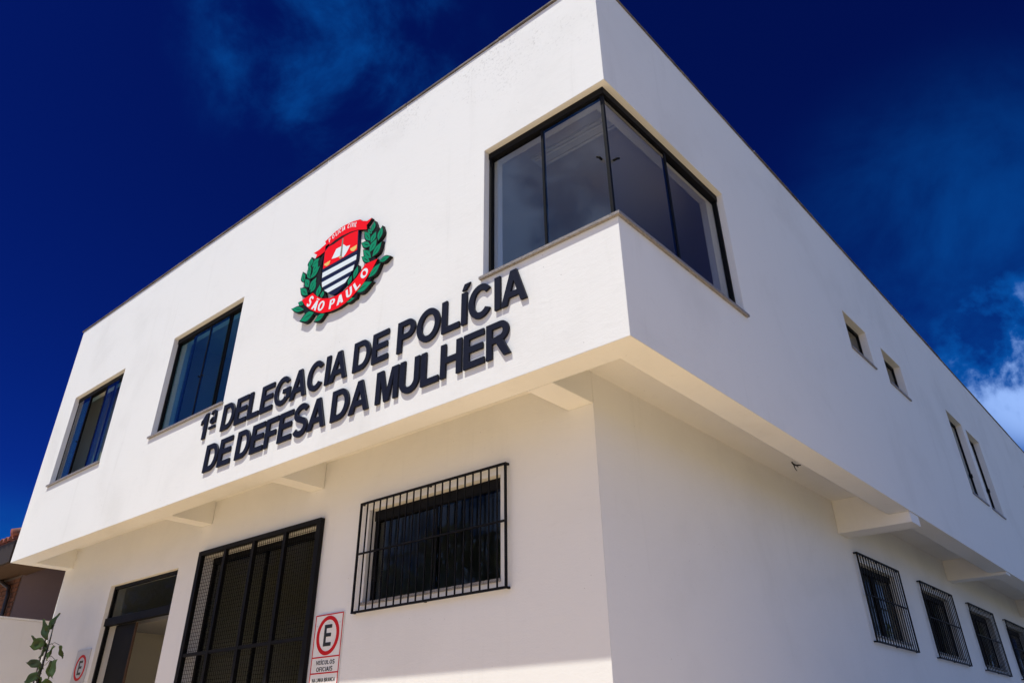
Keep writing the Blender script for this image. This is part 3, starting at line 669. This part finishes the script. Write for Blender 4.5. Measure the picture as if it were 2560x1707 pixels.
EML = [((-3.182, 2.568), (-3.207, 2.436), 0.071), ((-3.037, 2.429), (-3.081, 2.253), 0.087), ((-3.136, 2.408), (-3.215, 2.281), 0.095), ((-3.292, 2.508), (-3.212, 2.412), 0.051), ((-3.359, 2.509), (-3.227, 2.318), 0.074), ((-3.39, 2.36), (-3.22, 2.244), 0.074), ((-3.112, 2.298), (-3.224, 2.156), 0.111), ((-3.018, 2.21), (-3.163, 2.071), 0.099), ((-3.345, 2.244), (-3.184, 2.065), 0.08), ((-3.358, 2.157), (-3.197, 2.018), 0.059), ((-2.85, 1.944), (-3.028, 1.95), 0.063), ((-3.001, 1.92), (-3.19, 1.806), 0.095), ((-3.123, 1.729), (-3.401, 1.712), 0.11), ((-3.41, 2.058), (-3.457, 1.902), 0.08), ((-3.503, 1.967), (-3.552, 1.858), 0.065), ((-3.398, 1.63), (-3.579, 1.649), 0.05), ((-4.38, 2.589), (-4.381, 2.456), 0.096), ((-4.206, 2.512), (-4.345, 2.441), 0.107), ((-4.215, 2.459), (-4.302, 2.331), 0.098), ((-4.424, 2.504), (-4.344, 2.346), 0.055), ((-4.167, 2.382), (-4.341, 2.27), 0.096), ((-4.527, 2.439), (-4.466, 2.269), 0.074), ((-4.43, 2.422), (-4.345, 2.269), 0.059), ((-4.448, 2.309), (-4.343, 2.151), 0.088), ((-4.209, 2.238), (-4.322, 2.101), 0.108), ((-4.527, 2.207), (-4.347, 2.042), 0.083), ((-4.201, 2.167), (-4.29, 2.053), 0.098), ((-4.116, 2.092), (-4.127, 1.925), 0.096), ((-4.028, 1.975), (-4.048, 1.88), 0.07), ((-4.654, 1.963), (-4.371, 1.848), 0.066), ((-4.523, 2.004), (-4.405, 1.932), 0.051), ((-4.423, 1.714), (-4.155, 1.731), 0.119), ((-4.126, 1.601), (-3.937, 1.634), 0.08)]
TX1 = [('P', (-4.031, 2.696)), ('O', (-3.967, 2.718)), ('L', (-3.906, 2.731)), ('Í', (-3.875, 2.738)), ('C', (-3.834, 2.743)), ('I', (-3.794, 2.746)), ('A', (-3.76, 2.747)), (' ', (-3.713, 2.744)), ('C', (-3.673, 2.737)), ('I', (-3.635, 2.728)), ('V', (-3.597, 2.717)), ('I', (-3.561, 2.704)), ('L', (-3.529, 2.69))]
TX2 = [('S', (-4.261, 1.918)), ('Ã', (-4.139, 1.821)), ('O', (-4.019, 1.765)), (' ', (-3.909, 1.728)), ('P', (-3.809, 1.715)), ('A', (-3.665, 1.715)), ('U', (-3.511, 1.745)), ('L', (-3.383, 1.789)), ('O', (-3.269, 1.897))]
PLANT = [((-10.263, -1.22), (-10.558, -0.931), 0.161, -0.03), ((-10.319, -1.106), (-10.217, -0.876), 0.146, 0.05), ((-10.391, -1.155), (-10.269, -1.027), 0.156, 0.0), ((-10.405, -1.339), (-10.739, -1.143), 0.12, -0.06), ((-10.323, -1.27), (-10.574, -1.299), 0.203, -0.1), ((-10.378, -1.245), (-10.259, -1.369), 0.104, 0.05), ((-9.943, -1.342), (-9.958, -1.525), 0.203, -0.05), ((-9.733, -1.348), (-9.759, -1.502), 0.135, 0.08), ((-10.226, -1.555), (-10.674, -1.503), 0.13, -0.05), ((-9.872, -1.534), (-9.927, -1.749), 0.198, 0.03), ((-9.789, -1.523), (-9.573, -1.764), 0.161, -0.06), ((-10.183, -1.691), (-10.408, -1.77), 0.172, -0.1), ((-10.15, -1.712), (-10.219, -1.805), 0.172, 0.05), ((-10.005, -1.764), (-9.875, -1.846), 0.13, 0.1)]
STALKS = [((-10.236, -1.256), (-10.154, -1.33)), ((-10.221, -1.312), (-9.73, -1.352)), ((-10.234, -1.317), (-9.941, -1.344)), ((-10.146, -1.484), (-9.786, -1.527)), ((-10.11, -1.578), (-9.87, -1.538)), ((-10.139, -1.563), (-10.226, -1.555)), ((-10.251, -1.343), (-10.403, -1.341)), ((-10.139, -1.68), (-10.183, -1.691))]
em = thing('police_crest', 'red and green crest with striped shield, laurel leaves and two red ribbons above the lettering', 'emblem', (-3.76, 0, 1.6))
def plate(name, key, m, y0, y1=-.003, parent=None, pts=None):
    o = MB().prism(pts or EM[key], [], y0, y1).build(name, m, parent or em); return o
for i, kx in enumerate(('stem_right', 'stem_left', 'stem_bottom', 'stem_bl2')): plate('wreath_backing', kx, M['emblem_black'], -.0400-.0004*i)
sh = plate('shield', 'shield', M['e_navy'], -.0445)
plate('red_field', 'red_field', M['e_red'], -.0462, -.0440, sh)
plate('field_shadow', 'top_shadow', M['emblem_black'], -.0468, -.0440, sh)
for kx in ('stripe1', 'stripe2', 'stripe3'): plate('stripe', kx, M['e_white'], -.0462, -.0440, sh)
plate('star', 'star', M['e_white'], -.0472, -.0440, sh)
plate('laurel_disc', 'yel1', M['e_yellow'], -.0472, -.0440, sh); plate('laurel_disc', 'yel2', M['e_yellow'], -.0472, -.0440, sh)
plate('sword', 'sword', M['e_grey'], -.0480, -.0440, sh); plate('sword_guard', 'guard', M['e_yellow'], -.0486, -.0440, sh)
def leaf_outline(A, B, w, k=1.0, n=9):
    A, B = Vector(A), Vector(B); d = B-A; L = d.length; d /= L; nn = Vector((-d.y, d.x)); w2 = w/2*k
    e = (k-1)*w*.6
    up, dn = [], []
    for i in range(n+1):
        s = i/n; prof = 1.04*(math.sin(math.pi*s**1.08))**1.2 if 0 < s < 1 else 0
        p = A-d*e+d*(L+2*e)*s
        up.append(tuple(p+nn*w2*prof)); dn.append(tuple(p-nn*w2*prof))
    return up+dn[1:-1][::-1]
for i, (A, B, w) in enumerate(EML):
    yb = -.0450+.00025*(i % 9)
    lf = MB().prism(leaf_outline(A, B, w*1.10, 1.24), [], yb, -.003).build('leaf', M['emblem_black'], em)
    Av, Bv = Vector(A), Vector(B); d = Bv-Av; nn = Vector((-d.y, d.x)).normalized()
    v0, v1 = Av+d*.26, Av+d*.80
    vein = [tuple(v0), tuple((v0+v1)/2+nn*.0055), tuple(v1+nn*.003), tuple(v1-nn*.003), tuple((v0+v1)/2-nn*.0055)]
    MB().prism(leaf_outline(A, B, w, .96), [vein], yb-.0022, yb+.0004).build('leaf_face', M['e_green'], lf)
tr = plate('ribbon', 'top_ribbon', M['emblem_black'], -.0470)
def inset(pts, y0, y1, m, parent, name): return MB().prism(pts, [], y0, y1).build(name, m, parent)
inset(EM['top_ribbon'], -.0492, -.0466, M['e_red'], tr, 'ribbon_face')
br = plate('ribbon', 'bottom_ribbon', M['emblem_black'], -.0470)
inset(EM['bottom_ribbon'], -.0494, -.0466, M['e_red'], br, 'ribbon_face')
def along(seq, hgt, wmul, y0, parent, t):
    for i, (ch, c) in enumerate(seq):
        if ch == ' ': continue
        a = Vector(seq[max(i-1, 0)][1]); b = Vector(seq[min(i+1, len(seq)-1)][1]); d = (b-a).normalized(); n = Vector((-d.y, d.x))
        S, w = glyph(ch, t, .17); c = Vector(c); mb = MB()
        for j, (outer, holes) in enumerate(S):
            mp = lambda l: [tuple(c+d*((p[0]-w/2)*hgt*wmul)+n*((p[1]-.5)*hgt)) for p in l]
            mb.prism(mp(outer), [mp(q) for q in holes], y0-.0005*j, y0+.002)
        mb.build('ribbon_letter', M['e_white'], parent)
along(TX1, .064, .66, -.0506, tr, .26)
along(TX2, .122, 1.0, -.0508, br, .28)

# ================================================================== PARKING SIGNS
def parking_sign(name, label, x0, x1, zt, zb, zc, rad, lines, rules, edge, m):
    s = thing(name, label, 'sign', ((x0+x1)/2, DA, zb), 'official vehicle parking signs')
    y1 = DA-.003; y0 = DA-.016
    MB().box(x0, x1, y0, y1, zb, zt).build('plate', m, s)
    if edge:
        b = MB()
        for a, c, d, e in ((x0, x1, zt-.011, zt), (x0, x1, zb, zb+.011), (x0, x0+.011, zb+.0112, zt-.0112), (x1-.011, x1, zb+.0112, zt-.0112)): b.box(a, c, y0-.0022, y0+.001, d, e)
        for z in rules: b.box(x0+.0112, x1-.0112, y0-.0022, y0+.001, z-.006, z+.006)
        b.build('border', M['sign_red'], s)
    xc = (x0+x1)/2
    MB().prism(arc(xc, zc, rad, rad, 0, 360, 40)[:-1], [arc(xc, zc, rad*.76, rad*.80, 0, 360, 40)[:-1]], y0-.0026, y0+.001).build('prohibition_ring', M['sign_red'], s)
    S, w = glyph('E', .22, .17); hh = rad*1.09; ww = rad*.66
    MB().prism([(xc-ww/2+p[0]/w*ww, zc-hh/2+p[1]*hh) for p in S[0][0]], [], y0-.0030, y0+.001).build('letter', M['sign_black'], s)
    for txt, a, b, z, h in lines:
        mb = MB(); flat_text(mb, txt, a, b, z, h, y0-.0024, y0+.001, .19, .17, .22); mb.build('text_line', M['sign_black'], s)
    for xs, z in ((xc+.004, zc+hh/2+.022), (x0+.045, zc+.10), (x1-.045, zc+.11)):
        MB().tube([(xs, y0-.001, z), (xs, y0-.006, z)], .005, 8).build('screw', M['sign_grey'], s)
    return s
parking_sign('parking_sign', 'red bordered E sign reading VEÍCULOS OFICIAIS between mesh screen and barred window', -4.672, -4.212, -1.398, -2.12, -1.604, .187,
             [('VEÍCULOS', -4.585, -4.285, -1.874, .038), ('OFICIAIS', -4.572, -4.312, -1.936, .040), ('NA LINHA BRANCA', -4.625, -4.255, -2.030, .034)], (-1.805, -1.952), True, M['sign'])
parking_sign('parking_sign', 'small grey E sign with red ring beside the entrance door and the plant', -10.50, -10.06, -1.319, -2.12, -1.56, .172,
             [('VEÍCULOS', -10.44, -10.12, -1.815, .05)], (), False, M['sign_grey'])

# ================================================================== SMALL THINGS ON AND IN THE BUILDING
lc = thing('loose_cable', 'short black cable stub with frayed ends hanging from the side soffit', 'cable', (-.66, 4.55, .24))
MB().tube([(-.66, 4.55, .297), (-.655, 4.55, .28), (-.62, 4.56, .25), (-.57, 4.58, .248)], [.008, .010, .011, .006], 7).build('sheath', M['cable'], lc)
MB().tube([(-.645, 4.55, .27), (-.65, 4.59, .225), (-.64, 4.61, .20)], [.008, .006, .004], 6).build('wire_end', M['cable'], lc)
MB().tube([(-.61, 4.56, .25), (-.59, 4.53, .215)], [.008, .004], 6).build('wire_end', M['cable'], lc)
fl = thing('ceiling_light', 'white fluorescent batten on the ceiling behind the corner window', 'ceiling light', (-.85, .76, 2.978))
MB().box(-1.42, -.34, .66, .86, 2.945, 2.977).build('batten', M['plastic'], fl)
for y in (.70, .82): MB().tube([(-1.38, y, 2.925), (-.38, y, 2.925)], .018, 8).build('tube', M['plastic'], fl)

cu = thing('curtain', 'tan pleated curtain inside the far left upper window', 'curtain', (-10.3, .62, .45))
cv, cf = [], []
for i in range(73):
    xx = -10.95+i*.019
    for z in (.47, 2.86): cv.append((xx, .46+.035*math.sin(i*.9)+.012*math.sin(i*2.3), z))
for i in range(72): cf.append((2*i, 2*i+2, 2*i+3, 2*i+1))
co = MB().add(cv, cf).build('cloth', M['curtain'], cu, True)
so = co.modifiers.new('thick', 'SOLIDIFY'); so.thickness = .006
MB().tube([(-11.2, .46, 2.9), (-9.4, .46, 2.9)], .016, 8).build('rod', M['black'], cu)

# ================================================================== LEFT: garden wall, plant, neighbour
gw = thing('garden_wall', 'plain white garden wall with a flat top beside the leafy plant', 'wall', (-12.1, -2.5, -ZG))
MB().box(-12.10, -11.892, -6.3, .86, -ZG-.02, -.812).build('wall_body', M['garden'], gw)
MB().box(-12.115, -11.880, -6.32, .862, -.811, -.780).build('wall_cap', M['garden'], gw)

nb = thing('neighbour_house', 'red tiled house with brick front and mauve side wall behind the garden wall', 'house', (-15, 3, -ZG))
HY, HX = .67, -13.2
MB().box(-19, HX, HY, 8, -ZG-.02, .52).build('wall', M['mauve'], nb)
MB().box(-19, HX-.002, HY-.012, HY-.002, -ZG-.02, .10).build('mortar_bed', M['mortar'], nb)
bl, bh, gp = .235, .066, .014
b0 = None; zrow = -1.0; row = 0
while zrow < .03:
    x = HX-.004-(bl/2 if row % 2 else 0)
    if row % 2:
        MB().box(x+gp, HX-.004, HY-.030, HY-.013, zrow, zrow+bh).build('brick', M['brick'], nb)
    while x > -14.9:
        if b0 is None:
            b0 = MB().box(x-bl+gp, x, HY-.030, HY-.013, zrow, zrow+bh).build('brick', M['brick'], nb); bx0, bz0 = x, zrow
        else: copy_of(b0, (x-bx0+R.uniform(-.003, .003), R.uniform(-.004, .004), zrow-bz0), nb)
        x -= bl
    zrow += bh+gp; row += 1
MB().tube([(-14.4, HY-.09, .16), (-14.12, HY-.08, .10), (-13.46, HY-.08, -.12), (-13.40, HY-.08, -.25), (-13.36, HY-.08, -.8), (-13.36, HY-.08, -3.9)], .035, 8).build('drainpipe', M['pipe'], nb, True)
MB().box(-19, -12.32, .135, HY+.05, .075, .095).build('soffit_board', M['boards'], nb)
MB().box(-19, -12.30, .10, .13, .09, .44).build('fascia', M['timber'], nb)
MB().box(-12.33, -12.30, .131, 3.2, .09, .44).build('fascia', M['timber'], nb)
slope = math.tan(math.radians(17))
def tile_mb(x, y, z):
    mb = MB(); n = 7; vs = []; L = .42
    for yy in (0, 1):
        for j in range(n):
            a = math.pi*j/(n-1); rr_ = .105-.018*yy
            for rad in (rr_, rr_-.016):
                vs.append((x+math.cos(a)*rad, y+yy*L, z+math.sin(a)*rad*.75+yy*L*slope))
    fs = []
    for j in range(n-1):
        o, i_, o2, i2 = 2*j, 2*j+1, 2*(j+n), 2*(j+n)+1
        fs += [(o, o+2, o2+2, o2), (i_, i2, i2+2, i_+2), (o, i_, i_+2, o+2), (o2, o2+2, i2+2, i2)]
    return mb.add(vs, fs)
t0 = tile_mb(-12.42, .05, .455).build('roof_tile', M['tile'], nb, True)
for rw in range(5):
    for c in range(16):
        if rw == 0 and c == 0: continue
        copy_of(t0, (-.2*c+R.uniform(-.008, .008), .34*rw+R.uniform(-.01, .01), .34*rw*slope+.004*rw+R.uniform(-.004, .004)), nb)
MB().add([(-19, .11, .445), (-12.31, .11, .445), (-12.31, 4, .445+3.9*slope), (-19, 4, .445+3.9*slope), (-19, .11, .46), (-12.31, .11, .46), (-12.31, 4, .46+3.9*slope), (-19, 4, .46+3.9*slope)],
         [(0,3,2,1),(4,5,6,7),(0,1,5,4),(1,2,6,5),(2,3,7,6),(3,0,4,7)]).build('roof_deck', M['tile'], nb)
for i in range(4):
    MB().tube([(-12.36, .03+.40*i, .555+.40*i*slope), (-12.36, .03+.40*i+.44, .575+(.40*i+.44)*slope)], [.07, .058], 10).build('verge_tile', M['tile'], nb, True)

pl = thing('leafy_plant', 'thin upright plant with drooping dark green leaves in front of the white wall', 'plant', (-10.21, .3, -ZG))
MB().tube([(-10.28, .30, -ZG), (-10.24, .28, -3.3), (-10.22, .31, -2.4), (-10.205, .30, -1.75), (-10.20, .31, -1.25), (-10.19, .30, -.98)], [.030, .026, .022, .017, .011, .006], 8).build('stem', M['stem'], pl, True)
def leaf(base, tip, w, droop=.0, dy=.0):
    A, B = Vector((base[0], .30, base[1])), Vector((tip[0], .30+dy, tip[1])); d = B-A; L = d.length; d.normalize()
    side = d.cross(Vector((R.uniform(-.35, .35), -1, R.uniform(-.2, .2)))).normalized(); up = side.cross(d)
    vs = []; fs = []; n = 8
    for i in range(n+1):
        s = i/n; hw = w/2*(math.sin(math.pi*min(1, s*.94+.06)**.85))**.8 if i < n else .001
        c = A+d*(L*s)+Vector((0, 0, -droop*s*s)); cup = hw*.35
        for t_ in (-1, -.5, 0, .5, 1): vs.append(tuple(c+side*hw*t_+up*cup*abs(t_)*abs(t_)+up*.012*math.sin(9*s+2*t_)))
    for i in range(n):
        for j in range(4):
            a = i*5+j; fs.append((a, a+1, a+6, a+5))
    o = MB().add(vs, fs).build('leaf', M['leaf'], pl, True)
    so = o.modifiers.new('thick', 'SOLIDIFY'); so.thickness = .002
    return o
def stalk(a, b):
    MB().tube([(a[0], .30, a[1]), ((a[0]+b[0])/2, .30, max(a[1], b[1])+.02), (b[0], .30, b[1])], .0035, 5).build('leaf_stalk', M['stem'], pl)
for b, t, w, dy in PLANT: leaf(b, t, w*.82, 0, dy)
for b, t, w, dy in (((-10.21, -1.38), (-10.06, -1.49), .10, -.12), ((-10.20, -1.62), (-10.02, -1.70), .12, -.10), ((-10.22, -1.08), (-10.34, -1.00), .09, .06), ((-10.21, -1.52), (-10.38, -1.60), .10, .09), ((-10.20, -1.80), (-10.42, -1.92), .12, .05), ((-10.19, -1.84), (-9.98, -1.95), .12, -.08)):
    leaf(b, t, w, 0, dy)
for i in range(16):
    z = -1.95-.13*i; sgn = 1 if i % 2 else -1
    b = (-10.22+.03*sgn, z); t = (-10.22+sgn*R.uniform(.16, .30), z-R.uniform(.05, .25)); leaf(b, t, R.uniform(.09, .14), 0, R.uniform(-.2, .15)); stalk((-10.215, z+.05), b)
for a, b in STALKS: stalk(a, b)

# ================================================================== TREES ACROSS THE STREET (met in the window glass)
def tree(label, x, y, hgt, rad, seed):
    rg = random.Random(seed)
    t = thing('street_tree', label, 'tree', (x, y, -ZG), 'trees across the street')
    tm = MB(); base = Vector((x, y, -ZG)); top = base+Vector((rg.uniform(-.4, .4), rg.uniform(-.4, .4), hgt*.55))
    tm.tube([tuple(base), tuple(base.lerp(top, .5)+Vector((.1, -.08, 0))), tuple(top)], [.28, .2, .13], 9)
    lobes = []
    for i in range(11):
        a = rg.uniform(0, 6.28); el = rg.uniform(-.2, 1.2); rr_ = rad*rg.uniform(.45, .8)
        c = top+Vector((math.cos(a)*math.cos(el)*rr_, math.sin(a)*math.cos(el)*rr_, hgt*.12+math.sin(el)*rad*.8))
        tm.tube([tuple(top-Vector((0, 0, hgt*.1*rg.random()))), tuple(top.lerp(c, .5)+Vector((0, 0, .2))), tuple(c)], [.09, .06, .025], 6)
        lobes.append((c, rad*rg.uniform(.32, .52)))
    tm.build('trunk', M['bark'], t, True)
    cm = MB(); vs = []; fs = []
    for c, r in lobes:
        for i in range(430):
            d = Vector((rg.gauss(0, 1), rg.gauss(0, 1), rg.gauss(0, .8))).normalized()*r*rg.uniform(.55, 1.08)
            p = c+d; n = Vector((rg.gauss(0, 1), rg.gauss(0, 1), rg.gauss(.6, 1))).normalized(); a = n.orthogonal().normalized(); b = n.cross(a); s = rg.uniform(.10, .2)
            k0 = len(vs); vs += [tuple(p+a*s), tuple(p+b*s*.5), tuple(p-a*s), tuple(p-b*s*.5)]; fs.append((k0, k0+1, k0+2, k0+3))
    cm.add(vs, fs); cm.build('crown', M['crown'], t)
for i, (lab, x, y, hg, rd) in enumerate((
    ('broad low leafy tree across the street opposite the building corner', -10.5, -21, 6.6, 3.0),
    ('bushy dark tree across the street opposite the parking sign', -16.5, -20.5, 7.6, 3.3),
    ('tall round leafy tree mirrored in the barred front window', -22.5, -20, 9.6, 3.9),
    ('crooked leafy tree across the street opposite the mesh screen', -30, -21, 8.8, 3.8),
    ('wide leafy tree across the street opposite the entrance door', -37.5, -21, 10.4, 4.4),
    ('tall leafy tree far up the street opposite the garden wall', -46, -22, 11.2, 4.6), ('spreading leafy tree furthest up the street on the far side', -56, -22, 12.0, 5.2))):
    tree(lab, x, y, hg, rd, 3+i)
for i, (lab, x, y, hg, rd) in enumerate((  # unseen trees, added to darken the side window glass and far wall
    ('added unseen leafy tree at the end of the side driveway beyond the barred windows', 4.5, 41, 9.5, 3.8),
    ('added unseen leafy tree on the weedy lot beside the driveway', 10.5, 33, 9.0, 3.8))):
    tree(lab, x, y, hg, rd, 23+i)
